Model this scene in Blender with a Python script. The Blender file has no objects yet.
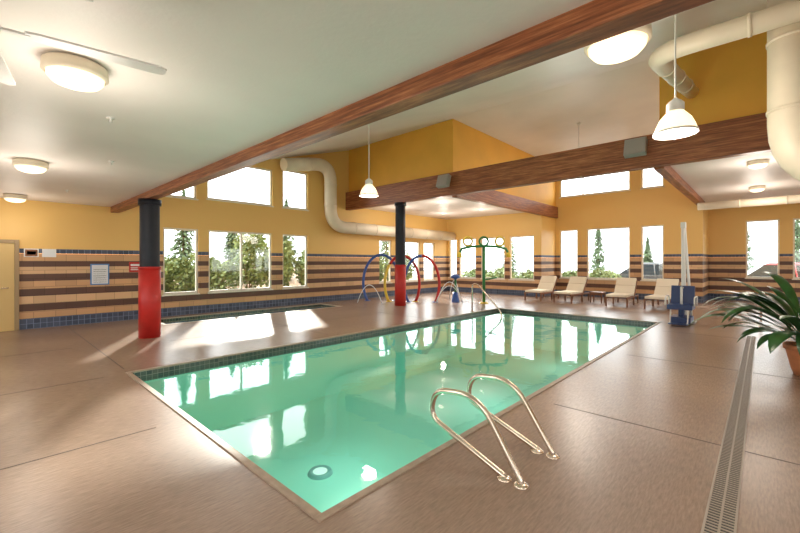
import bpy, math, random
from mathutils import Vector, Matrix
random.seed(7)
sc = bpy.context.scene
try:
    sc.view_settings.view_transform = 'Standard'
except Exception: pass

# ---------------------------------------------------------------- materials
def mat(name, col, rough=.5, metal=0, spec=.5, emis=None, es=0, noise=None, bump=0, bscale=20, coat=0):
    m = bpy.data.materials.new(name); m.use_nodes = True
    nt = m.node_tree; b = nt.nodes['Principled BSDF']
    b.inputs['Base Color'].default_value = (*col, 1)
    b.inputs['Roughness'].default_value = rough
    b.inputs['Metallic'].default_value = metal
    b.inputs['Specular IOR Level'].default_value = spec
    b.inputs['Coat Weight'].default_value = coat
    if emis:
        b.inputs['Emission Color'].default_value = (*emis, 1)
        b.inputs['Emission Strength'].default_value = es
    tc = nt.nodes.new('ShaderNodeTexCoord')
    if noise:
        n = nt.nodes.new('ShaderNodeTexNoise'); n.inputs['Scale'].default_value = noise[0]
        n.inputs['Detail'].default_value = 5
        nt.links.new(tc.outputs['Object'], n.inputs['Vector'])
        r = nt.nodes.new('ShaderNodeValToRGB')
        r.color_ramp.elements[0].position = .3; r.color_ramp.elements[1].position = .7
        k = noise[1]
        r.color_ramp.elements[0].color = (*[c*(1-k) for c in col], 1)
        r.color_ramp.elements[1].color = (*[min(1, c*(1+k)) for c in col], 1)
        nt.links.new(n.outputs['Fac'], r.inputs['Fac'])
        nt.links.new(r.outputs['Color'], b.inputs['Base Color'])
    if bump:
        n2 = nt.nodes.new('ShaderNodeTexNoise'); n2.inputs['Scale'].default_value = bscale
        n2.inputs['Detail'].default_value = 4
        nt.links.new(tc.outputs['Object'], n2.inputs['Vector'])
        bp = nt.nodes.new('ShaderNodeBump'); bp.inputs['Strength'].default_value = bump
        bp.inputs['Distance'].default_value = .02
        nt.links.new(n2.outputs['Fac'], bp.inputs['Height'])
        nt.links.new(bp.outputs['Normal'], b.inputs['Normal'])
    return m

M_yellow = mat('paint_yellow', (.84, .45, .065), .6, noise=(1.2, .05))
M_ceil = mat('paint_ceiling', (.82, .76, .71), .48, noise=(.8, .05), bump=.08, bscale=30)
M_metal = mat('stainless', (.72, .61, .50), .22, 1)
M_grate = mat('drain_grate', (.36, .30, .25), .45, .3)
M_white = mat('white_plastic', (.8, .79, .76), .4)
M_duct = mat('duct_paint', (.80, .70, .54), .45, noise=(3, .05))
M_red = mat('red_paint', (.52, .02, .015), .45, noise=(6, .1))
M_slate = mat('column_slate', (.012, .014, .022), .45, spec=.3, noise=(6, .15))
M_blue = mat('blue_paint', (.03, .09, .35), .35)
M_dkblue = mat('seat_blue', (.012, .035, .14), .4)
M_green = mat('green_paint', (.03, .22, .06), .35)
M_yel2 = mat('yellow_plastic', (.8, .6, .06), .35)
M_frame = mat('window_frame', (.80, .74, .62), .5)
M_door = mat('door_paint', (.66, .46, .18), .5)
M_doorf = mat('door_frame_paint', (.35, .24, .12), .5)
M_black = mat('black_rubber', (.02, .02, .02), .6)
M_grey = mat('speaker_grey', (.35, .32, .29), .6)
M_terra = mat('terracotta', (.55, .20, .08), .7, noise=(8, .12))
M_soil = mat('soil', (.05, .03, .02), .9)
M_leaf = mat('leaf', (.03, .10, .025), .28, noise=(4, .4))
M_cush = mat('cushion_fabric', (.80, .72, .58), .85, bump=.2, bscale=90)
M_wood2 = mat('lounger_wood', (.22, .09, .04), .5, noise=(10, .3))
M_shrub = mat('shrub_leaf', (.17, .23, .09), .7, noise=(2, .5))
M_conif = mat('conifer_leaf', (.13, .19, .10), .7, noise=(2, .5))
M_bark = mat('bark', (.16, .11, .07), .9, noise=(12, .3))
M_asph = mat('outside_paving', (.42, .40, .37), .9, noise=(1, .15))
M_bank = mat('mulch_bank', (.30, .20, .12), .95, noise=(3, .3))
M_carred = mat('car_paint_red', (.35, .02, .02), .25, coat=1)
M_cardark = mat('car_paint_dark', (.06, .07, .08), .25, coat=1)
M_carsil = mat('car_paint_silver', (.5, .5, .52), .25, .5, coat=1)
M_carglass = mat('car_glass', (.03, .04, .05), .05)
M_coping = mat('coping_stone', (.36, .26, .19), .45, noise=(14, .15))
M_basin = mat('pool_plaster', (.34, .83, .68), .6, noise=(.7, .05))
M_lamp = mat('lamp_glass', (1, .9, .7), .4, emis=(1, .82, .52), es=1.3)
M_down = mat('downlight_lens', (1, .9, .7), .4, emis=(1, .9, .72), es=4)
M_lens = mat('underwater_lens', (.7, .9, .85), .3, emis=(.8, 1, .95), es=.35)
M_ring = mat('underwater_ring', (.16, .40, .38), .4)
M_paper = mat('poster_paper', (.75, .78, .8), .6)
M_posterb = mat('poster_blue', (.08, .25, .55), .6)
M_jet = mat('water_jet', (.85, .9, .92), .1)
M_grout = mat('joint_dark', (.09, .06, .045), .9)

def wood_mat():
    m = bpy.data.materials.new('glulam_wood'); m.use_nodes = True
    nt = m.node_tree; b = nt.nodes['Principled BSDF']
    tc = nt.nodes.new('ShaderNodeTexCoord'); mp = nt.nodes.new('ShaderNodeMapping')
    mp.inputs['Scale'].default_value = (1.1, 9, 26)
    n = nt.nodes.new('ShaderNodeTexNoise'); n.inputs['Scale'].default_value = 1.5; n.inputs['Detail'].default_value = 7
    n.inputs['Roughness'].default_value = .7
    r = nt.nodes.new('ShaderNodeValToRGB')
    e = r.color_ramp.elements
    e[0].position = .30; e[0].color = (.09, .026, .010, 1)
    e[1].position = .72; e[1].color = (.62, .26, .10, 1)
    x = r.color_ramp.elements.new(.5); x.color = (.29, .092, .033, 1)
    nt.links.new(tc.outputs['Object'], mp.inputs['Vector']); nt.links.new(mp.outputs['Vector'], n.inputs['Vector'])
    nt.links.new(n.outputs['Fac'], r.inputs['Fac']); nt.links.new(r.outputs['Color'], b.inputs['Base Color'])
    b.inputs['Roughness'].default_value = .45
    return m
M_wood = wood_mat()

def wall_mat():
    """yellow paint above a striped block dado, pattern driven by height"""
    m = bpy.data.materials.new('striped_block_wall'); m.use_nodes = True
    nt = m.node_tree; b = nt.nodes['Principled BSDF']; L = nt.links.new
    tc = nt.nodes.new('ShaderNodeTexCoord'); sp = nt.nodes.new('ShaderNodeSeparateXYZ')
    L(tc.outputs['Object'], sp.inputs[0])
    mul = nt.nodes.new('ShaderNodeMath'); mul.operation = 'DIVIDE'; mul.inputs[1].default_value = 4.0
    L(sp.outputs['Z'], mul.inputs[0])
    r = nt.nodes.new('ShaderNodeValToRGB'); cr = r.color_ramp; cr.interpolation = 'CONSTANT'
    tan = (.64, .37, .18, 1); br = (.12, .055, .035, 1); tile = (.035, .050, .085, 1); yl = (.80, .51, .16, 1)
    tan2 = (.72, .46, .25, 1)
    st = [(0, tile), (.24, tan), (.42, br), (.58, tan2), (.78, br), (.94, tan), (1.14, br), (1.30, tan2),
          (1.48, br), (1.62, tan), (1.80, tile), (1.92, yl)]
    cr.elements[0].position = 0; cr.elements[0].color = st[0][1]
    cr.elements[1].position = st[1][0]/4; cr.elements[1].color = st[1][1]
    for p, c in st[2:]:
        e = cr.elements.new(p/4); e.color = c
    L(mul.outputs[0], r.inputs['Fac'])
    add = nt.nodes.new('ShaderNodeMath'); add.operation = 'ADD'
    L(sp.outputs['X'], add.inputs[0]); L(sp.outputs['Y'], add.inputs[1])
    cb = nt.nodes.new('ShaderNodeCombineXYZ'); L(add.outputs[0], cb.inputs[0]); L(sp.outputs['Z'], cb.inputs[1])
    bk = nt.nodes.new('ShaderNodeTexBrick')
    bk.inputs['Scale'].default_value = 1; bk.inputs['Brick Width'].default_value = .4
    bk.inputs['Row Height'].default_value = .2; bk.inputs['Mortar Size'].default_value = .006
    bk.inputs['Color1'].default_value = (1, 1, 1, 1); bk.inputs['Color2'].default_value = (.82, .82, .82, 1)
    bk.inputs['Mortar'].default_value = (.6, .58, .55, 1)
    L(cb.outputs[0], bk.inputs['Vector'])
    bt = nt.nodes.new('ShaderNodeTexBrick'); bt.offset = 0
    bt.inputs['Scale'].default_value = 1; bt.inputs['Brick Width'].default_value = .12
    bt.inputs['Row Height'].default_value = .12; bt.inputs['Mortar Size'].default_value = .006
    bt.inputs['Color1'].default_value = (1, 1, 1, 1); bt.inputs['Color2'].default_value = (2.2, 2.0, 1.9, 1)
    bt.inputs['Mortar'].default_value = (5, 4.5, 4, 1)
    L(cb.outputs[0], bt.inputs['Vector'])
    def m2(a, op, v):
        n = nt.nodes.new('ShaderNodeMath'); n.operation = op; L(a, n.inputs[0]); n.inputs[1].default_value = v; return n.outputs[0]
    lo = m2(sp.outputs['Z'], 'LESS_THAN', .24)
    hi = m2(sp.outputs['Z'], 'GREATER_THAN', 1.80)
    isT = nt.nodes.new('ShaderNodeMath'); isT.operation = 'ADD'; L(lo, isT.inputs[0]); L(hi, isT.inputs[1])
    mx = nt.nodes.new('ShaderNodeMix'); mx.data_type = 'RGBA'
    L(isT.outputs[0], mx.inputs['Factor']); L(bk.outputs['Color'], mx.inputs[6]); L(bt.outputs['Color'], mx.inputs[7])
    py = m2(sp.outputs['Z'], 'GREATER_THAN', 1.92)
    mx2 = nt.nodes.new('ShaderNodeMix'); mx2.data_type = 'RGBA'
    L(py, mx2.inputs['Factor']); L(mx.outputs[2], mx2.inputs[6]); mx2.inputs[7].default_value = (1, 1, 1, 1)
    mm = nt.nodes.new('ShaderNodeMix'); mm.data_type = 'RGBA'; mm.blend_type = 'MULTIPLY'; mm.inputs['Factor'].default_value = 1
    L(r.outputs['Color'], mm.inputs[6]); L(mx2.outputs[2], mm.inputs[7])
    L(mm.outputs[2], b.inputs['Base Color'])
    b.inputs['Roughness'].default_value = .5
    return m
M_wall = wall_mat()

def floor_mat():
    m = bpy.data.materials.new('textured_concrete_deck'); m.use_nodes = True
    nt = m.node_tree; b = nt.nodes['Principled BSDF']; L = nt.links.new
    tc = nt.nodes.new('ShaderNodeTexCoord')
    n = nt.nodes.new('ShaderNodeTexNoise'); n.inputs['Scale'].default_value = .6; n.inputs['Detail'].default_value = 1
    n.inputs['Roughness'].default_value = .4
    L(tc.outputs['Object'], n.inputs['Vector'])
    r = nt.nodes.new('ShaderNodeValToRGB'); e = r.color_ramp.elements
    e[0].position = .2; e[0].color = (.27, .183, .136, 1)
    e[1].position = .8; e[1].color = (.35, .247, .186, 1)
    L(n.outputs['Fac'], r.inputs['Fac'])
    f = nt.nodes.new('ShaderNodeTexNoise'); f.inputs['Scale'].default_value = 26; f.inputs['Detail'].default_value = 6
    f.inputs['Roughness'].default_value = .65
    mp = nt.nodes.new('ShaderNodeMapping'); mp.inputs['Scale'].default_value = (2.8, .35, 1)
    L(tc.outputs['Object'], mp.inputs['Vector']); L(mp.outputs['Vector'], f.inputs['Vector'])
    fr = nt.nodes.new('ShaderNodeMapRange'); fr.inputs['To Min'].default_value = .74; fr.inputs['To Max'].default_value = 1.24
    fr.inputs['From Min'].default_value = .25; fr.inputs['From Max'].default_value = .75
    L(f.outputs['Fac'], fr.inputs['Value'])
    mm = nt.nodes.new('ShaderNodeMix'); mm.data_type = 'RGBA'; mm.blend_type = 'MULTIPLY'; mm.inputs['Factor'].default_value = 1
    L(r.outputs['Color'], mm.inputs[6]); L(fr.outputs[0], mm.inputs[7])
    L(mm.outputs[2], b.inputs['Base Color'])
    b.inputs['Roughness'].default_value = .27
    b.inputs['Specular IOR Level'].default_value = .6
    bp = nt.nodes.new('ShaderNodeBump'); bp.inputs['Strength'].default_value = .12; bp.inputs['Distance'].default_value = .008
    L(f.outputs['Fac'], bp.inputs['Height']); L(bp.outputs['Normal'], b.inputs['Normal'])
    return m
M_floor = floor_mat()

def tile_mat():
    m = bpy.data.materials.new('waterline_tile'); m.use_nodes = True
    nt = m.node_tree; b = nt.nodes['Principled BSDF']; L = nt.links.new
    tc = nt.nodes.new('ShaderNodeTexCoord'); sp = nt.nodes.new('ShaderNodeSeparateXYZ'); L(tc.outputs['Object'], sp.inputs[0])
    add = nt.nodes.new('ShaderNodeMath'); L(sp.outputs['X'], add.inputs[0]); L(sp.outputs['Y'], add.inputs[1])
    cb = nt.nodes.new('ShaderNodeCombineXYZ'); L(add.outputs[0], cb.inputs[0]); L(sp.outputs['Z'], cb.inputs[1])
    bt = nt.nodes.new('ShaderNodeTexBrick'); bt.offset = 0
    bt.inputs['Scale'].default_value = 1; bt.inputs['Brick Width'].default_value = .075
    bt.inputs['Row Height'].default_value = .075; bt.inputs['Mortar Size'].default_value = .003
    bt.inputs['Color1'].default_value = (.04, .055, .055, 1); bt.inputs['Color2'].default_value = (.10, .10, .085, 1)
    bt.inputs['Mortar'].default_value = (.25, .23, .20, 1)
    L(cb.outputs[0], bt.inputs['Vector']); L(bt.outputs['Color'], b.inputs['Base Color'])
    b.inputs['Roughness'].default_value = .2
    return m
M_tile = tile_mat()

def water_mat(name, tint, wave=.05, f0=.02, gain=1.0, power=5):
    m = bpy.data.materials.new(name); m.use_nodes = True
    nt = m.node_tree; nt.nodes.clear(); L = nt.links.new
    o = nt.nodes.new('ShaderNodeOutputMaterial'); mx = nt.nodes.new('ShaderNodeMixShader')
    t = nt.nodes.new('ShaderNodeBsdfTransparent'); t.inputs[0].default_value = (*tint, 1)
    g = nt.nodes.new('ShaderNodeBsdfGlossy'); g.inputs['Roughness'].default_value = .03
    lw = nt.nodes.new('ShaderNodeLayerWeight'); lw.inputs['Blend'].default_value = .5
    pw = nt.nodes.new('ShaderNodeMath'); pw.operation = 'POWER'; pw.inputs[1].default_value = power
    ma = nt.nodes.new('ShaderNodeMath'); ma.operation = 'MULTIPLY_ADD'; ma.inputs[1].default_value = gain; ma.inputs[2].default_value = f0
    ma.use_clamp = True
    if wave:
        tc = nt.nodes.new('ShaderNodeTexCoord'); n = nt.nodes.new('ShaderNodeTexNoise')
        n.inputs['Scale'].default_value = 2.2; n.inputs['Detail'].default_value = 3
        bp = nt.nodes.new('ShaderNodeBump'); bp.inputs['Strength'].default_value = wave; bp.inputs['Distance'].default_value = .1
        L(tc.outputs['Object'], n.inputs['Vector']); L(n.outputs['Fac'], bp.inputs['Height'])
        L(bp.outputs['Normal'], g.inputs['Normal'])
    L(lw.outputs['Facing'], pw.inputs[0]); L(pw.outputs[0], ma.inputs[0])
    L(ma.outputs[0], mx.inputs[0]); L(t.outputs[0], mx.inputs[1]); L(g.outputs[0], mx.inputs[2])
    L(mx.outputs[0], o.inputs[0])
    return m
M_water = water_mat('pool_water', (.80, .97, .94), .03, .045, .95, 4.3)
M_glass = water_mat('window_glass', (.97, .99, .98), 0, .03, .6)

# ---------------------------------------------------------------- mesh builder
class MB:
    def __init__(s): s.v = []; s.f = []; s.m = []; s.sm = []
    def add(s, vs, fs, mi=0, smooth=False):
        o = len(s.v); s.v += [tuple(v) for v in vs]
        for f in fs:
            s.f.append([i+o for i in f]); s.m.append(mi); s.sm.append(smooth)
    def box(s, x0, x1, y0, y1, z0, z1, mi=0, M=None):
        vs = [Vector((x, y, z)) for x in (x0, x1) for y in (y0, y1) for z in (z0, z1)]
        if M: vs = [M @ v for v in vs]
        s.add(vs, [(0, 1, 3, 2), (4, 6, 7, 5), (0, 4, 5, 1), (2, 3, 7, 6), (0, 2, 6, 4), (1, 5, 7, 3)], mi)
    def tube(s, pts, r, mi=0, n=12, closed=False, caps=True):
        pts = [Vector(p) for p in pts]; N = len(pts)
        rs = r if isinstance(r, (list, tuple)) else [r]*N
        vs = []; up = None
        for i, p in enumerate(pts):
            if closed: t = (pts[(i+1) % N]-pts[i-1])
            else: t = pts[min(i+1, N-1)]-pts[max(i-1, 0)]
            t.normalize()
            if up is None:
                up = Vector((0, 0, 1)) if abs(t.z) < .9 else Vector((1, 0, 0))
            up = (up-t*up.dot(t)).normalized(); sd = t.cross(up)
            for k in range(n):
                a = 2*math.pi*k/n
                vs.append(p+(up*math.cos(a)+sd*math.sin(a))*rs[i])
        fs = []
        for i in range(N if closed else N-1):
            j = (i+1) % N
            for k in range(n):
                k2 = (k+1) % n
                fs.append((i*n+k, j*n+k, j*n+k2, i*n+k2))
        s.add(vs, fs, mi, True)
        if caps and not closed:
            o = len(s.v)-N*n
            s.f.append([o+k for k in range(n)]); s.m.append(mi); s.sm.append(False)
            s.f.append([o+(N-1)*n+n-1-k for k in range(n)]); s.m.append(mi); s.sm.append(False)
    def lathe(s, prof, c=(0, 0, 0), mi=0, n=28, M=None, smooth=True):
        vs = []; c = Vector(c)
        for (r, z) in prof:
            for k in range(n):
                a = 2*math.pi*k/n
                v = Vector((r*math.cos(a), r*math.sin(a), z))
                if M: v = M @ v
                vs.append(c+v)
        fs = []
        for i in range(len(prof)-1):
            for k in range(n):
                k2 = (k+1) % n
                fs.append((i*n+k, i*n+k2, (i+1)*n+k2, (i+1)*n+k))
        s.add(vs, fs, mi, smooth)
    def prism(s, poly, axis, a0, a1, mi=0, M=None):
        n = len(poly); vs = []
        for a in (a0, a1):
            for (p, q) in poly:
                v = Vector((a, p, q)) if axis == 'x' else Vector((p, a, q))
                if M: v = M @ v
                vs.append(v)
        fs = [tuple(range(n)), tuple(range(2*n-1, n-1, -1))]
        for i in range(n):
            j = (i+1) % n; fs.append((i, i+n, j+n, j))
        s.add(vs, fs, mi)
    def obj(s, name, mats, bevel=0, loc=None, parent=None, recalc=True):
        me = bpy.data.meshes.new(name)
        me.from_pydata(s.v, [], s.f)
        for m in mats: me.materials.append(m)
        for i, p in enumerate(me.polygons):
            p.material_index = s.m[i]; p.use_smooth = s.sm[i]
        me.update()
        if recalc:
            import bmesh
            bm = bmesh.new(); bm.from_mesh(me); bmesh.ops.recalc_face_normals(bm, faces=bm.faces); bm.to_mesh(me); bm.free()
        o = bpy.data.objects.new(name, me); sc.collection.objects.link(o)
        if loc: o.location = loc
        if parent: o.parent = parent
        if bevel:
            b = o.modifiers.new('bevel', 'BEVEL'); b.width = bevel; b.segments = 2; b.limit_method = 'ANGLE'
        return o

def rounded(pts, r, k=7):
    P = [Vector(p) for p in pts]; out = [P[0]]
    for i in range(1, len(P)-1):
        a = (P[i-1]-P[i]); b = (P[i+1]-P[i]); rr = min(r, a.length*.49, b.length*.49)
        A = P[i]+a.normalized()*rr; B = P[i]+b.normalized()*rr
        for j in range(k+1):
            t = j/k; out.append(A*(1-t)**2+P[i]*2*t*(1-t)+B*t*t)
    out.append(P[-1]); return out

def cells(a0, a1, b0, b1, holes):
    A = sorted({a0, a1, *[h[0] for h in holes], *[h[1] for h in holes]})
    B = sorted({b0, b1, *[h[2] for h in holes], *[h[3] for h in holes]})
    A = [a for a in A if a0 <= a <= a1]; B = [b for b in B if b0 <= b <= b1]
    for i in range(len(A)-1):
        run = None
        for j in range(len(B)-1):
            ca, cb = (A[i]+A[i+1])/2, (B[j]+B[j+1])/2
            hole = any(h[0] < ca < h[1] and h[2] < cb < h[3] for h in holes)
            if hole:
                if run is not None: yield (A[i], A[i+1], run, B[j]); run = None
            elif run is None: run = B[j]
        if run is not None: yield (A[i], A[i+1], run, B[-1])

wn = [0]
def window(axis, c, a0, a1, z0, z1, out, mull=(), trans=()):
    wn[0] += 1
    mb = MB()
    p0, p1 = sorted((c+out*.06, c+out*.14))
    def bx(u0, u1, w0, w1, q0=p0, q1=p1, mi=0):
        if axis == 'x': mb.box(q0, q1, u0, u1, w0, w1, mi)
        else: mb.box(u0, u1, q0, q1, w0, w1, mi)
    t = .055
    bx(a0, a0+t, z0, z1); bx(a1-t, a1, z0, z1); bx(a0+t, a1-t, z0, z0+t); bx(a0+t, a1-t, z1-t, z1)
    for m_ in mull: bx(m_-t/2, m_+t/2, z0+t, z1-t)
    for m_ in trans: bx(a0+t, a1-t, m_-t/2, m_+t/2)
    g = c+out*.10
    bx(a0+t, a1-t, z0+t, z1-t, g-.004, g+.004, 1)
    s0, s1 = sorted((c-out*.03, c+out*.06))
    bx(a0-.03, a1+.03, z0-.04, z0, s0, s1, 0)
    return mb.obj('window_%d' % wn[0], [M_frame, M_glass])

# ---------------------------------------------------------------- room shell
XL, XR, YB = -12.85, 5.0, -3.0
Y1, Y2, Y3 = 17.6, 19.3, 21.5
XA, XB = -7.5, -1.75
T = .2
left_low = [(3.62, 4.6), (4.9, 7.08), (7.5, 8.58), (12.4, 13.2), (14.15, 15.3), (15.6, 16.5)]
left_up = [(3.7, 4.55, 3.55, 4.05), (4.85, 7.1, 3.6, 4.9), (7.5, 8.58, 3.6, 5.02)]
holes = [(a, b, .64, 2.62) for a, b in left_low] + left_up
mb = MB()
for a0, a1, b0, b1 in cells(YB-T, Y1+T, -.3, 6.6, holes): mb.box(XL-T, XL, a0, a1, b0, b1)
mb.obj('wall_left', [M_wall])
for i, (a, b) in enumerate(left_low): window('x', XL, a, b, .64, 2.62, -1, mull=[(a+b)/2] if b-a > 2 else [])
for a, b, z0, z1 in left_up: window('x', XL, a, b, z0, z1, -1)

def wx(name, y, x0, x1, z1, holes, sgn=1):
    mb = MB()
    ya, yb = sorted((y, y+sgn*T))
    for a0, a1, b0, b1 in cells(x0, x1, -.3, z1, holes): mb.box(a0, a1, ya, yb, b0, b1)
    return mb.obj(name, [M_wall])
farl = [(-12.7, -12.2), (-12.05, -11.0), (-10.7, -9.35), (-9.1, -7.85)]
wx('wall_far_left', Y1, XL, XA, 4.3, [(a, b, .75, 2.85) for a, b in farl])
for a, b in farl: window('y', Y1, a, b, .75, 2.85, 1)
cen = [(-7.3, -6.46), (-6.05, -4.27), (-3.85, -3.03)]
cup = [(-7.3, -4.27), (-3.85, -3.03)]
wx('wall_far_center', Y2, XA-.2, XB, 6.8, [(a, b, .82, 3.15) for a, b in cen]+[(a, b, 4.75, 5.85) for a, b in cup])
for a, b in cen: window('y', Y2, a, b, .82, 3.15, 1)
for a, b in cup: window('y', Y2, a, b, 4.75, 5.85, 1, mull=[-6.25] if a < -6 else [])
rig = [(-.54, .46), (.83, 2.1), (2.5, 3.9)]
wx('wall_far_right', Y3, XB-T, XR, 4.3, [(a, b, .95, 3.3) for a, b in rig])
for a, b in rig: window('y', Y3, a, b, .95, 3.3, 1)
mb = MB(); mb.box(XA-T, XA, Y1+T, Y2, -.3, 4.2); mb.obj('wall_jog_left', [M_wall])
mb = MB(); mb.box(XB-T, XB, Y2+T, Y3, -.3, 4.2); mb.obj('wall_jog_right', [M_wall])
rw_fill = [(-1.5, 1.0), (2.0, 4.5), (12, 14.5), (15.5, 18)]  # unseen windows added to let fill skylight onto the deck
mb = MB()
for a0, a1, b0, b1 in cells(YB-T, Y3+T, -.3, 6.6, [(a, b, .8, 2.7) for a, b in rw_fill]): mb.box(XR, XR+T, a0, a1, b0, b1)
mb.obj('wall_right', [M_wall])
for a, b in rw_fill: window('x', XR, a, b, .8, 2.7, 1)
bw_fill = [(-11, -8.5), (-7, -4.5), (-3, -.5), (1, 3.5)]  # out-of-view openings, added behind the camera for sky fill
wx('wall_back', YB, XL, XR, 3.4, [(a, b, .8, 2.7) for a, b in bw_fill], -1)
for a, b in bw_fill: window('y', YB, a, b, .8, 2.7, -1)

# ceilings
def cslope(y): return 3.9+.3*(y-2.5) if y < 10.6 else 6.33
mb = MB()
mb.box(XL, XR, YB, 2.46, 3.08, 3.25)
mb.box(XL, XR, 2.46, 2.56, 3.08, 4.1)
mb.prism([(2.5, 3.92), (10.6, cslope(10.59)), (10.6, 6.6), (2.5, 4.2)], 'x', XL, XR)
mb.box(XA-.15, XB+.15, 10.6, Y2, 6.33, 6.6)
mb.box(XL, XA, 10.6, Y1, 3.95, 4.1)
mb.box(XB, XR, 10.6, Y3, 3.95, 4.1)
mb.obj('ceiling', [M_ceil])
mb = MB(); mb.box(XL, XA, 10.6, 10.75, 3.95, 6.5); mb.obj('wall_upper_left', [M_yellow])
mb = MB(); mb.box(XB, XR, 10.6, 10.75, 3.95, 6.5); mb.obj('wall_upper_right', [M_yellow])
mb = MB(); mb.box(XA-.15, XA, 10.75, Y2, 4.1, 6.5); mb.obj('wall_bay_left', [M_yellow])
mb = MB(); mb.box(XB, XB+.15, 10.75, Y2, 4.1, 6.5); mb.obj('wall_bay_right', [M_yellow])

# beams
mb = MB(); mb.box(XL, XR, 2.36, 2.55, 2.93, 3.14); mb.obj('ceiling_beam', [M_wood], .01)
mb = MB(); mb.box(XL, .35, 10.42, 10.64, 3.78, 4.52); mb.obj('ceiling_beam', [M_wood], .01)
def ybeam(x, y1):
    mb = MB(); mb.box(-(y1-10.66)/2, (y1-10.66)/2, -.1, .1, -.27, .27)
    o = mb.obj('ceiling_beam', [M_wood], .01); o.location = (x, (y1+10.66)/2, 4.02); o.rotation_euler = (0, 0, math.pi/2)
ybeam(XA+.02, Y2); ybeam(XB-.02, Y2)

# floor with pools cut out
PX0, PX1, PY0, PY1 = -6.7, -2.03, 1.45, 12.2
KX0, KX1, KY0, KY1 = -12.35, -11.15, 3.2, 8.8
mb = MB()
for a0, a1, b0, b1 in cells(XL, XR, YB, Y3, [(PX0, PX1, PY0, PY1), (KX0, KX1, KY0, KY1)]): mb.box(a0, a1, b0, b1, -.3, 0)
mb.obj('floor', [M_floor])
mb = MB()
def joint(x0, y0, x1, y1, w=.014):
    if x0 == x1: mb.box(x0-w/2, x0+w/2, y0, y1, -.004, .0015)
    else: mb.box(x0, x1, y0-w/2, y0+w/2, -.004, .0015)
for y in (-.6, ): joint(XL, y, XR, y)
joint(-12.8, 1.45, PX0-.3, 1.45)
for x in (-9.4, -6.7, -4.3, -2.03): joint(x, YB, x, 1.15)
for y in (4.4, 7.6, 10.8, 14.2): joint(-1.73, y, XR, y)
joint(-8.8, 2.6, -8.8, 17); joint(-12.3, 13.2, PX0-.2, 13.2); joint(-6.7, 14.2, -1.9, 14.2)
for y in (5.2, 8.6): joint(-10.3, y, PX0-.3, y)
joint(1.6, YB, 1.6, Y3)
mb.obj('floor_joints', [M_grout])

def pool(name, x0, x1, y0, y1, dep, wl, cop):
    mb = MB(); t = .2
    e = bpy.data.objects.new(name, None); sc.collection.objects.link(e)
    mb.box(x0-t, x1+t, y0-t, y1+t, -dep-.2, -dep)
    for (a, b, c, d) in ((x0-t, x0, y0-t, y1+t), (x1, x1+t, y0-t, y1+t), (x0, x1, y0-t, y0), (x0, x1, y1, y1+t)):
        mb.box(a, b, c, d, -dep, -.3)
    mb.obj('basin', [M_basin], parent=e)
    mb = MB(); q = .012; zt = -.012; zb = -.162
    mb.box(x0, x0+q, y0, y1, zb, zt); mb.box(x1-q, x1, y0, y1, zb, zt)
    mb.box(x0+q, x1-q, y0, y0+q, zb, zt); mb.box(x0+q, x1-q, y1-q, y1, zb, zt)
    mb.box(x0, x0+q, y0, y1, -.31, zb, 1); mb.box(x1-q, x1, y0, y1, -.31, zb, 1)
    mb.box(x0+q, x1-q, y0, y0+q, -.31, zb, 1); mb.box(x0+q, x1-q, y1-q, y1, -.31, zb, 1)
    mb.obj('waterline_tiles', [M_tile, M_basin], parent=e)
    mb = MB(); h = .012
    mb.box(x0-cop, x0+.02, y0-cop, y1+cop, -.012, h); mb.box(x1-.02, x1+cop, y0-cop, y1+cop, -.012, h)
    mb.box(x0+.02, x1-.02, y0-cop, y0+.02, -.012, h); mb.box(x0+.02, x1-.02, y1-.02, y1+cop, -.012, h)
    mb.obj('coping', [M_coping], .004, parent=e)
    mb = MB(); mb.add([(x0+q, y0+q, wl), (x1-q, y0+q, wl), (x1-q, y1-q, wl), (x0+q, y1-q, wl)], [(0, 1, 2, 3)])
    mb.obj('water_surface', [M_water], parent=e, recalc=False)
    return e
P = pool('swimming_pool', PX0, PX1, PY0, PY1, 1.2, -.09, .04)
pool('wading_pool', KX0, KX1, KY0, KY1, .5, -.05, .06)
for yy in (3.06, ):
    mb = MB(); mb.lathe([(.001, .045), (.05, .04), (.095, .03)], (-4.3, yy, -1.2), 0)
    mb.lathe([(.095, .03), (.12, .04), (.145, .035), (.165, 0)], (-4.3, yy, -1.2), 1)
    mb.obj('floor_light', [M_lens, M_ring], parent=P)
for y in (3.2, 6.8, 10.4):  # added wall fixtures, out of view, to give the basin an even glow
    mb = MB(); R = Matrix.Rotation(-math.pi/2, 3, 'Y')
    mb.lathe([(0, .03), (.10, .025), (.12, .0)], (PX1-.0, y, -.62), 0, M=R)
    mb.lathe([(.12, 0), (.12, .03), (.15, .02), (.15, 0)], (PX1-.0, y, -.62), 1, M=R)
    mb.obj('added_pool_light', [M_down, M_metal], parent=P)
    l = bpy.data.lights.new('pool_fill_lamp', 'POINT'); l.energy = 17; l.color = (.92, 1, 1); l.shadow_soft_size = .3  # added fill lamp, set mid-water away from its fixture
    o = bpy.data.objects.new('pool_fill_lamp', l); sc.collection.objects.link(o); o.location = (PX1-1.9, y, -.35); o.parent = P

# trench drain
mb = MB(); x0, x1 = -.26, -.13
mb.box(x0-.012, x0, -1, 11.3, -.02, .006); mb.box(x1, x1+.012, -1, 11.3, -.02, .006)
mb.box(x0, x1, -1, 11.3, -.02, .001, 1)
y = -1
while y < 11.3:
    mb.box(x0, x1, y, y+.014, .001, .005); y += .034
mb.box((x0+x1)/2-.006, (x0+x1)/2+.006, -1, 11.3, .001, .0055)
mb.obj('trench_drain', [M_grate, M_black])

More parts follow.
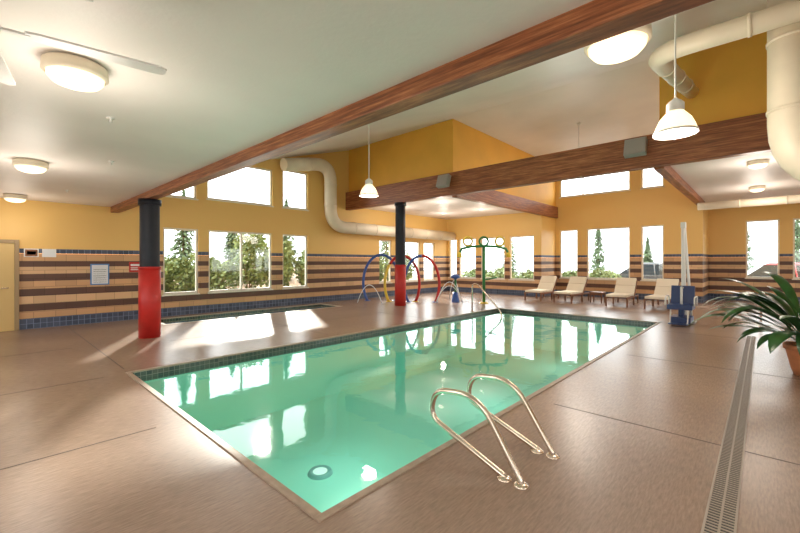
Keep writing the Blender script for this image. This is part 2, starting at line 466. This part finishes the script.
# ---------------------------------------------------------------- columns
def column(x, y, ztop):
    mb = MB(); r = .185
    mb.lathe([(0, 1.5), (r+.02, 1.5), (r+.02, 0), (0, 0)], (x, y, 0), 0, 36)
    mb.lathe([(r, 1.5), (r, ztop-.06)], (x, y, 0), 1, 36)
    mb.lathe([(r, ztop-.12), (r+.03, ztop-.12), (r+.03, ztop), (0, ztop)], (x, y, 0), 1, 36)
    mb.lathe([(r+.02, 1.5), (r+.03, 1.5), (r+.03, 1.46), (r+.02, 1.46)], (x, y, 0), 0, 36)
    mb.obj('support_column', [M_red, M_slate])
column(-9.6, 2.45, 2.93); column(-9.8, 10.53, 3.78)

# ---------------------------------------------------------------- lamps
LK = 1.1
def plight(x, y, z, e, size=.15, col=(1, .90, .79), name='lamp_bulb', parent=None):
    l = bpy.data.lights.new(name, 'POINT'); l.energy = e*LK; l.color = col; l.shadow_soft_size = size
    o = bpy.data.objects.new(name, l); sc.collection.objects.link(o); o.location = (x, y, z)
    if parent:
        o.parent = parent
        o.location = (x-parent.location.x, y-parent.location.y, z-parent.location.z)
def dome(x, y, z, R=.19, e=35, stem=0):
    mb = MB()
    k = R/.23
    mb.lathe([(0, 0), (.20*k, 0), (.235*k, -.02*k), (.24*k, -.10*k), (.215*k, -.12*k)], (0, 0, 0), 0, 32)
    mb.lathe([(.21*k, -.11*k), (.205*k, -.14*k), (.17*k, -.18*k), (.10*k, -.205*k), (.001, -.21*k)], (0, 0, 0), 1, 32)
    if stem: mb.tube([(0, 0, 0), (0, 0, stem)], .03, 0); mb.lathe([(0, stem), (.09, stem), (.09, stem-.04), (0, stem-.04)], (0, 0, 0), 0)
    o = mb.obj('ceiling_light', [M_duct, M_lamp], loc=(x, y, z))
    plight(x, y, z-.8*k, e, .3, parent=o)
dome(-3.76, .48, 3.08, e=28); dome(-7.84, .49, 3.08, e=28); dome(-12.0, .5, 3.08, e=16)
dome(.4, .5, 3.08, e=28)
dome(-1.35, 5.45, 4.5, .36, 60, stem=cslope(5.45)-4.5)
dome(-.1, 12.3, 3.95, e=40); dome(-.15, 16.4, 3.95, e=40); dome(2.8, 14.3, 3.95, e=40)
def pendant(x, y, zb, e=45):
    mb = MB(); zc = cslope(y)-zb
    mb.lathe([(.205, 0), (.20, .03), (.185, .08), (.15, .16), (.10, .22), (.075, .25)], (0, 0, 0), 1, 32)
    mb.lathe([(.20, 0.005), (.001, .005)], (0, 0, 0), 1, 32)
    mb.lathe([(.212, -.005), (.212, .02), (.2, .02), (.2, -.005), (.212, -.005)], (0, 0, 0), 0, 32)
    mb.lathe([(.085, .24), (.085, .33), (.06, .36), (.03, .38), (.012, .40)], (0, 0, 0), 0, 24)
    mb.tube([(0, 0, .38), (0, 0, zc)], .009, 0, 8)
    mb.lathe([(0, zc), (.06, zc), (.06, zc-.05), (0, zc-.05)], (0, 0, 0), 0, 20)
    o = mb.obj('pendant_light', [M_white, M_lamp], loc=(x, y, zb))
    plight(x, y, zb-.12, e, .15, parent=o)
pendant(-.72, 5.27, 3.03); pendant(-6.45, 5.9, 3.08); pendant(-4.6, 13.85, 4.5, 120)
for (x, y, z) in [(-11.3, 12.2, 3.95), (-9.2, 12.2, 3.95), (-11.3, 15.2, 3.95), (-9.2, 15.2, 3.95)]:
    mb = MB(); mb.lathe([(.11, -.012), (.13, -.012), (.14, 0)], (0, 0, 0), 0); mb.lathe([(.001, -.01), (.11, -.01)], (0, 0, 0), 1)
    o = mb.obj('recessed_downlight', [M_white, M_down], loc=(x, y, z))
    plight(x, y, z-.7, 28, .1, parent=o)
for (x, y, z) in [(-2.7, .4, 3.08), (-4.9, .9, 3.08), (-7, 1.3, 3.08), (-10.5, 1.2, 3.08)]:
    mb = MB(); mb.lathe([(0, 0), (.035, 0), (.035, -.01), (.01, -.012), (.01, -.04), (.02, -.045), (0, -.05)], (x, y, z), 0, 14)
    mb.obj('sprinkler_head', [M_white])
# ceiling fan
mb = MB()
mb.lathe([(0, .28), (.08, .28), (.07, .22), (.02, .20)], (0, 0, 0), 0, 24)
mb.tube([(0, 0, .22), (0, 0, .06)], .015, 0, 10)
mb.lathe([(.02, .08), (.09, .07), (.11, .0), (.09, -.06), (0, -.07)], (0, 0, 0), 0, 28)
for a in (82, 172, 262, 352):
    M = Matrix.Rotation(math.radians(a), 4, 'Z') @ Matrix.Rotation(math.radians(8), 4, 'X')
    mb.box(.09, .22, -.02, .02, -.008, .004, 0, M)
    vs = [(.2, -.05), (.25, -.07), (.80, -.085), (.84, -.05), (.84, .05), (.80, .085), (.25, .07), (.2, .05)]
    n = len(vs); V = [M @ Vector((x, y, z)) for z in (-.006, .006) for x, y in vs]
    mb.add(V, [tuple(range(n)), tuple(range(2*n-1, n-1, -1))]+[(i, i+n, (i+1) % n+n, (i+1) % n) for i in range(n)])
mb.obj('ceiling_fan', [M_white], loc=(-2.88, -.04, 2.80))

# ---------------------------------------------------------------- ducts
def duct(name, pts, r, fil, bands=True):
    mb = MB(); p = rounded(pts, fil, 8); mb.tube(p, r, 0, 24)
    if bands:
        for i in range(len(pts)-1):
            a, b = Vector(pts[i]), Vector(pts[i+1]); Ln = (b-a).length
            n = int(Ln/1.2)
            for k in range(1, n+1):
                t = k/(n+1); c = a.lerp(b, t); d = (b-a).normalized()
                if min(t, 1-t)*Ln < fil: continue
                mb.tube([c-d*.02, c+d*.02], r+.012, 0, 24)
    return mb.obj(name, [M_duct])
duct('air_duct', [(-12.45, 7.3, 5.05), (-12.45, 9.35, 5.45), (-12.45, 9.35, 3.0), (-12.45, 17.55, 3.0)], .24, .75)
duct('air_duct', [(XR-.01, 6.5, 4.54), (-1.15, 6.5, 4.54), (-1.15, 10.55, 5.3)], .13, .5)
duct('air_duct', [(.25, 6.75, cslope(6.75)), (.25, 6.75, 2.6), (XR-.01, 6.75, 2.6)], .22, .7)
duct('air_duct', [(-1.7, 17.2, 3.55), (XR-.01, 17.2, 3.55)], .13, .1)

for x, r in ((-7.6, .0), (-2.15, 0)):
    mb = MB(); M = Matrix.Rotation(math.radians(-18), 4, 'X')
    mb.box(-.22, .22, -.16, .0, -.2, .2, 0, M); mb.box(-.20, .20, -.175, -.16, -.18, .18, 1, M)
    mb.box(-.03, .03, 0, .12, -.03, .03, 0)
    mb.obj('wall_speaker', [M_grey, M_grey], .01, loc=(x, 10.3, 4.2))

# ---------------------------------------------------------------- things on the left wall
e = bpy.data.objects.new('door_1', None); sc.collection.objects.link(e)
mb = MB(); mb.box(XL, XL+.05, -.32, .52, .0, 2.04); mb.obj('leaf', [M_door], .005, parent=e)
mb = MB(); mb.box(XL, XL+.08, .52, .60, 0, 2.12); mb.box(XL, XL+.08, -.40, -.32, 0, 2.12); mb.box(XL, XL+.08, -.32, .52, 2.04, 2.12)
mb.obj('frame', [M_doorf], .004, parent=e)
mb = MB(); mb.tube([(XL+.05, .42, 1.0), (XL+.11, .42, 1.0), (XL+.11, .30, 1.0)], .014, 0, 10); mb.obj('handle', [M_metal], parent=e)
def plate(name, y0, y1, z0, z1, mats, deco):
    mb = MB(); mb.box(XL, XL+.02, y0, y1, z0, z1, 0)
    for (a, b, c, d, mi) in deco: mb.box(XL+.02, XL+.024, y0+(y1-y0)*a, y0+(y1-y0)*b, z0+(z1-z0)*c, z0+(z1-z0)*d, mi)
    mb.obj(name, mats)
plate('rules_poster', 1.93, 2.33, 1.0, 1.55, [M_posterb, M_paper, M_black],
      [(.07, .93, .05, .95, 1)]+[(.15, .85, .12+.1*i, .14+.1*i, 2) for i in range(7)])
plate('warning_sign', 2.78, 3.2, 1.32, 1.60, [M_red, M_white], [(.08, .92, .6, .8, 1), (.08, .7, .38, .46, 1), (.08, .85, .2, .28, 1)])
plate('notice_board', .68, .94, 1.72, 1.92, [M_white, M_wood2], [(.08, .92, .1, .9, 1), (.2, .8, .3, .7, 0)])
plate('notice_board', 1.0, 1.26, 1.72, 1.92, [M_white, M_paper], [(.1, .9, .1, .9, 1)])

# ---------------------------------------------------------------- grab rails
def grab(y):
    mb = MB()
    pts = rounded([(-1.27, y, 0), (-1.27, y, .03), (-1.62, y, .56), (-2.04, y, .52), (-2.10, y, .28), (-1.40, y, .02), (-1.40, y, 0)], .2, 8)
    mb.tube(pts, .0235, 0, 16)
    for x in (-1.27, -1.40): mb.lathe([(0, .022), (.03, .022), (.055, .01), (.055, 0)], (x, y, 0), 0, 20)
    mb.obj('grab_rail', [M_metal])
grab(2.63); grab(3.2)
def handrail(name, pts, r=.022):
    mb = MB(); mb.tube(rounded(pts, .15, 6), r, 0, 12)
    for p in (pts[0],): mb.lathe([(0, .02), (.05, .015), (.055, 0)], (p[0], p[1], p[2]), 0, 16)
    mb.obj(name, [M_metal])
handrail('pool_handrail', [(-6.95, 10.9, 0), (-6.95, 10.9, .88), (-6.75, 10.9, .9), (-5.9, 10.9, .05), (-5.9, 10.9, -.6)])
handrail('spa_handrail', [(-.05, 13.2, 0), (-.05, 13.2, .8), (.1, 13.2, .85), (.6, 13.2, .35), (.6, 13.2, 0)])

# ---------------------------------------------------------------- pool lift
mb = MB(); bx, by = -1.55, 12.75
mb.box(-.25, .25, -.2, .2, 0, .05, 1)
mb.tube([(0, 0, .05), (-.02, 0, 2.6)], [.06, .045], 0, 16)
mb.tube([(.16, .02, .05), (.02, 0, 2.5)], [.035, .025], 0, 12)
mb.box(-.1, .2, -.1, .1, .35, .75, 0)
mb.box(-.07, .04, -.07, .07, 2.5, 2.66, 0)
mb.tube([(-.0, 0, .9), (0, -.45, .95), (0, -.45, .45)], .03, 0, 10)
def sbox(*a): mb.box(*a)
sbox(-.26, .26, -.82, -.25, .40, .52, 2)
B = Matrix.Translation((0, -.26, .48)) @ Matrix.Rotation(math.radians(-12), 4, 'X')
mb.box(-.25, .25, -.05, .05, .02, .50, 2, B)
for s_ in (-.30, .30):
    mb.tube(rounded([(s_, -.24, .48), (s_, -.24, .72), (s_, -.74, .72), (s_, -.74, .50)], .08), .018, 0, 10)
    mb.tube(rounded([(s_*.6, -.78, .44), (s_*.6, -.9, .10), (s_*.6, -1.0, .07)], .05), .015, 0, 10)
sbox(-.2, .2, -1.08, -.88, .055, .08, 2)
mb.box(-.22, .22, -.7, -.1, .04, .2, 2)
mb.tube([(0, -.45, .1), (0, -.45, .44)], .07, 2, 12)
mb.obj('pool_lift', [M_white, M_grey, M_dkblue], .012, loc=(bx, by, 0))

# ---------------------------------------------------------------- loungers
def lounger(x, y, rot=0):
    mb = MB()
    W = .34
    for s in (-1, 1):
        mb.box(s*W-.02, s*W+.02, 0, 1.25, .28, .34, 0)
        for yy in (.06, 1.1): mb.box(s*W-.025, s*W+.025, yy, yy+.05, 0, .3, 0)
        mb.box(s*W-.02, s*W+.02, 1.25, 1.9, .28, .34, 0)
        mb.box(s*W-.025, s*W+.025, 1.8, 1.85, 0, .3, 0)
    for k in range(13): mb.box(-W, W, .03+k*.1, .09+k*.1, .33, .35, 0)
    B = Matrix.Translation((0, 1.22, .34)) @ Matrix.Rotation(math.radians(50), 4, 'X')
    for k in range(7): mb.box(-W, W, .04+k*.1, .10+k*.1, -.01, .01, 0, B)
    for s in (-1, 1): mb.box(s*W-.02, s*W+.02, 0, .75, -.03, .0, 0, B)
    mb.tube([(0, 1.75, .31), (0, 1.6, .72)], .015, 0, 8)
    for k in range(4): mb.box(-W+.01, W-.01, .03+k*.3, .32+k*.3, .352, .43, 1)
    for k in range(2): mb.box(-W+.01, W-.01, .04+k*.37, .40+k*.37, .012, .10, 1, B)
    o = mb.obj('pool_lounger', [M_wood2, M_cush], .014, loc=(x, y, 0)); o.rotation_euler = (0, 0, math.radians(rot))
for x in (-6.95, -5.75, -3.85, -2.65): lounger(x, 15.4, random.uniform(-4, 4))
def stable(x, y):
    mb = MB(); mb.box(-.24, .24, -.24, .24, .38, .42, 0)
    for a in (-.2, .2):
        for b in (-.2, .2): mb.box(a-.02, a+.02, b-.02, b+.02, 0, .38, 0)
    mb.box(-.2, .2, -.21, -.19, .3, .38); mb.box(-.2, .2, .19, .21, .3, .38)
    mb.obj('side_table', [M_wood2], .006, loc=(x, y, 0))
stable(-4.8, 16.6)

# ---------------------------------------------------------------- splash play features
def hoop(x, y, ang, w, h, mats, r=.055):
    a = math.radians(ang); mb = MB(); n = 40
    pts = []
    for i in range(n+1):
        t = math.pi*(1.22-1.44*i/n)
        px = math.cos(t)*w/2; pz = h*.42+math.sin(t)*h*.58
        pts.append((px*math.cos(a), px*math.sin(a), pz))
    z0 = pts[0][2]; pts = [(p[0], p[1], (p[2]-z0)*h/(h-z0)) for p in pts]
    q = n//len(mats)
    for k in range(len(mats)): mb.tube(pts[k*q:(k+1)*q+1 if k < len(mats)-1 else n+1], r, k, 14)
    mb.lathe([(0, .03), (.12, .02), (.13, 0)], pts[0], 0, 18); mb.lathe([(0, .03), (.12, .02), (.13, 0)], pts[-1], 0, 18)
    mb.obj('spray_hoop', mats, loc=(x, y, 0))
hoop(-11.6, 11.3, 40, 1.5, 1.9, [M_blue, M_blue])
hoop(-10.7, 11.6, 40, 1.4, 1.85, [M_yel2, M_red, M_red])
hoop(-10.0, 12.0, 40, 1.4, 1.85, [M_blue, M_red])
mb = MB(); a = math.radians(43); ux, uy = math.cos(a), math.sin(a)
def U(t, z): return (t*ux, t*uy, z)
mb.lathe([(0, .05), (.16, .04), (.18, 0)], (0, 0, 0), 1, 20)
mb.tube([(0, 0, 0), (0, 0, 2.2)], .06, 0, 14)
mb.tube([U(-.95, 1.95), U(-.85, 2.12), U(-.5, 2.2), U(0, 2.22), U(.5, 2.2), U(.85, 2.12), U(.95, 1.95)], .05, 0, 12)
for t in (-.62, 0, .62):
    ring = [U(t+.17*math.cos(i*2*math.pi/24), 2.40+.17*math.sin(i*2*math.pi/24)) for i in range(24)]
    mb.tube(ring, .04, 1 if t else 0, 10, closed=True)
for t in (-.95, .95): mb.lathe([(.04, .1), (.09, 0), (.11, -.12), (0, -.12)], U(t, 1.9), 1, 18)
mb.tube([U(-.02, .9), U(.5, 1.0)], .03, 0)
mb.obj('spray_tower', [M_green, M_yel2, M_blue], loc=(-7.95, 13.3, 0))
mb = MB(); mb.tube([(0, 0, 0), (0, 0, .95)], .045, 0, 12); mb.lathe([(.04, .9), (.1, .95), (.2, .98), (.16, 1.06), (.05, 1.12), (0, 1.12)], (0, 0, 0), 1, 24)
mb.lathe([(0, .4), (.1, .4), (.13, .2), (.16, 0)], (0, 0, 0), 1, 20)
mb.obj('spray_post', [M_green, M_blue], loc=(-9.0, 12.9, 0))
def jet(x, y, a, L_, h):
    mb = MB(); pts = [(L_*t*math.cos(a), L_*t*math.sin(a), .02+4*h*t*(1-t)) for t in [i/14 for i in range(15)]]
    mb.tube(pts, .014, 0, 8); mb.obj('water_jet', [M_jet], loc=(x, y, 0))
jet(-9.4, 12.2, .6, 1.0, .8); jet(-9.3, 12.0, .9, 1.1, .65); jet(-11.6, 10.0, .3, 1.1, .7)
jet(-9.2, 13.5, 2.6, 1.1, .8)

# ---------------------------------------------------------------- potted plant
pl = bpy.data.objects.new('potted_plant', None); sc.collection.objects.link(pl); pl.location = (.48, 7.95, 0)
mb = MB()
mb.lathe([(0, 0), (.17, 0), (.20, .1), (.25, .34), (.26, .36), (.28, .36), (.28, .43), (.25, .43), (.245, .38), (0, .38)], (0, 0, 0), 0, 32)
mb.lathe([(0, .385), (.24, .385)], (0, 0, 0), 1, 24)
mb.obj('pot', [M_terra, M_soil], parent=pl)
mb = MB()
for i in range(84):
    az = random.uniform(0, 2*math.pi); Ln = random.uniform(.9, 1.6); el = random.uniform(.35, 1.2)
    wid = random.uniform(.06, .11); droop = random.uniform(1.2, 2.4)
    p = Vector((.05*math.cos(az), .05*math.sin(az), .4+random.uniform(0, .12))); n = 12; ang = el
    L1 = []
    for k in range(n+1):
        t = k/n; w = wid*(.18 if t < .3 else math.sin(math.pi*min(1, (t-.3)/.7*.92+.08))**.8)
        if k == n: w = .002
        d = Vector((math.cos(az)*math.cos(ang), math.sin(az)*math.cos(ang), math.sin(ang)))
        s_ = Vector((-math.sin(az), math.cos(az), 0)); u_ = d.cross(s_)*-1
        L1.append((p-s_*w+u_*w*.25, p.copy(), p+s_*w+u_*w*.25))
        p = p+d*(Ln/n); ang -= droop/n*(2*t)
    if min(v[1].z for v in L1) < .03: continue
    vs = [v for tr in L1 for v in tr]; fs = []
    for k in range(n):
        o = k*3; fs += [(o, o+1, o+4, o+3), (o+1, o+2, o+5, o+4)]
    mb.add(vs, fs, 0, True)
mb.obj('leaves', [M_leaf], parent=pl)

# ---------------------------------------------------------------- outside
mb = MB()
for a0, a1, b0, b1 in cells(-60, 60, -45, 70, [(XL, XR, YB, Y1), (XA, XR, Y1, Y2), (XB, XR, Y2, Y3)]): mb.box(a0, a1, b0, b1, -.5, -.32)
mb.obj('ground_outside', [M_asph])
mb = MB(); mb.prism([(-26, 1.2), (-15.5, -.2), (-15.5, -.32), (-26, -.32)], 'y', -6, 24); mb.obj('planting_bank', [M_bank])
def foliage(mb, c, rx, ry, rz, n, s=.12, mi=0):
    for i in range(n):
        v = Vector((random.gauss(0, 1), random.gauss(0, 1), random.gauss(0, 1))).normalized()*random.uniform(.72, 1.05)
        p = Vector((c[0]+v.x*rx, c[1]+v.y*ry, c[2]+v.z*rz))
        a = Vector((random.uniform(-1, 1), random.uniform(-1, 1), random.uniform(-1, 1))).normalized()*s
        b = a.orthogonal().normalized()*s*.6
        mb.add([p-a, p+b, p+a, p-b], [(0, 1, 2, 3)], mi)
def shrub(x, y, z, w, h):
    mb = MB()
    for k in range(4):
        ox, oy = random.uniform(-.4, .4)*w, random.uniform(-.4, .4)*w
        foliage(mb, (ox, oy, h*random.uniform(.4, .6)), w*.45, w*.45, h*.45, 420, .10)
        mb.tube([(0, 0, 0), (ox, oy, h*.5)], .03, 1, 6)
    mb.obj('shrub', [M_shrub, M_bark], loc=(x, y, z))
def conifer(x, y, z, h):
    mb = MB(); mb.tube([(0, 0, 0), (0, 0, h*.95)], [.12, .02], 1, 8)
    for i in range(1500):
        t = random.random()**.7; zz = h*(.1+.9*(1-t)); R = h*.24*t*random.uniform(.3, 1)
        az = random.uniform(0, 6.283); p = Vector((R*math.cos(az), R*math.sin(az), zz))
        a = Vector((math.cos(az), math.sin(az), -.5))*.16; b = Vector((-math.sin(az), math.cos(az), 0))*.06
        mb.add([p-a, p+b, p+a, p-b], [(0, 1, 2, 3)])
    mb.obj('conifer_tree', [M_conif, M_bark], loc=(x, y, z))
yy = 1.5
while yy < 20:
    shrub(-17.5+random.uniform(-.6, .6), yy, .05, random.uniform(1.2, 1.7), random.uniform(1.8, 3.0)); yy += 1.7
for x, y, h in [(-20, 6.5, 4.6), (-20.5, 9.0, 3.8), (-21, 12.5, 5), (-21, 16, 4.5), (-21, 21, 5)]: conifer(x, y, .4, h)
for x, y, h in [(-14, 27, 5), (-12, 29, 4.5), (-9.5, 33, 5), (-5.8, 31, 3.6), (1.5, 34, 5), (3.5, 31, 4.5), (-1, 38, 5), (-4.5, 40, 4), (2.6, 37, 3.4)]: conifer(x, y, -.32, h)
for x, y in [(-11.5, 21.5), (-9.8, 21.8), (-8, 23.5), (-6.2, 22.5), (2.2, 24), (-13.5, 22)]: shrub(x, y, -.32, 1.4, 1.5)
def car(x, y, rot, pm):
    mb = MB()
    low = [(-2.2, .35), (-2.25, .75), (-2.1, .95), (-1.0, 1.02), (1.4, 1.02), (2.15, .95), (2.25, .6), (2.2, .35)]
    mb.prism(low, 'y', -.88, .88, 0)
    def cab(b0, b1, t0, t1, wb, wt, zb, zt, mi):
        vs = [(b0, -wb, zb), (b1, -wb, zb), (b1, wb, zb), (b0, wb, zb), (t0, -wt, zt), (t1, -wt, zt), (t1, wt, zt), (t0, wt, zt)]
        mb.add(vs, [(0, 1, 2, 3), (7, 6, 5, 4), (0, 4, 5, 1), (1, 5, 6, 2), (2, 6, 7, 3), (3, 7, 4, 0)], mi)
    cab(-1.3, 2.0, -.6, 1.7, .84, .68, 1.0, 1.55, 1)
    cab(-.65, 1.75, -.45, 1.6, .70, .62, 1.54, 1.64, 0)
    for px in (.35, 1.25):
        for s in (-1, 1): mb.tube([(px, s*.86, 1.0), (px-.05, s*.69, 1.56)], .035, 0, 6)
    for px in (-1.35, 1.4):
        for s in (-1, 1):
            mb.tube([(px, s*.70, .34), (px, s*.92, .34)], .34, 2, 20); mb.tube([(px, s*.9, .34), (px, s*.935, .34)], .19, 3, 16)
    for s in (-1, 1): mb.box(-2.27, -2.2, s*.65-.15, s*.65+.15, .66, .8, 3)
    mb.box(-2.28, -2.2, -.85, .85, .38, .5, 2)
    o = mb.obj('parked_car', [pm, M_carglass, M_black, M_metal], .04, loc=(x, y, -.32)); o.rotation_euler = (0, 0, math.radians(rot))
    o.scale = (1.15, 1.15, 1.15)
car(.6, 26.5, 8, M_carred); car(-5.0, 27.0, 5, M_cardark); car(-3.0, 33, 10, M_carsil); car(6.3, 27, 20, M_cardark)

# ---------------------------------------------------------------- light
w = bpy.data.worlds.new('sky'); sc.world = w; w.use_nodes = True
nt = w.node_tree; bg = nt.nodes['Background']
bg.inputs[0].default_value = (.97, .98, 1, 1); bg.inputs[1].default_value = 5.6
s = bpy.data.lights.new('sun', 'SUN'); s.energy = 8.5; s.color = (1, .93, .83); s.angle = .04
so = bpy.data.objects.new('sun', s); sc.collection.objects.link(so)
d = Vector((.9, -.48, -.46)).normalized(); so.rotation_euler = d.to_track_quat('-Z', 'Y').to_euler(); so.location = (-20, 10, 12)

# ---------------------------------------------------------------- camera
cam = bpy.data.cameras.new('camera'); cam.lens = 17.55; cam.sensor_width = 36; cam.shift_y = -.0056; cam.clip_start = .05
co = bpy.data.objects.new('camera', cam); sc.collection.objects.link(co)
co.location = (0, 0, 1.6); co.rotation_euler = (math.radians(90), 0, math.radians(43))
sc.camera = co
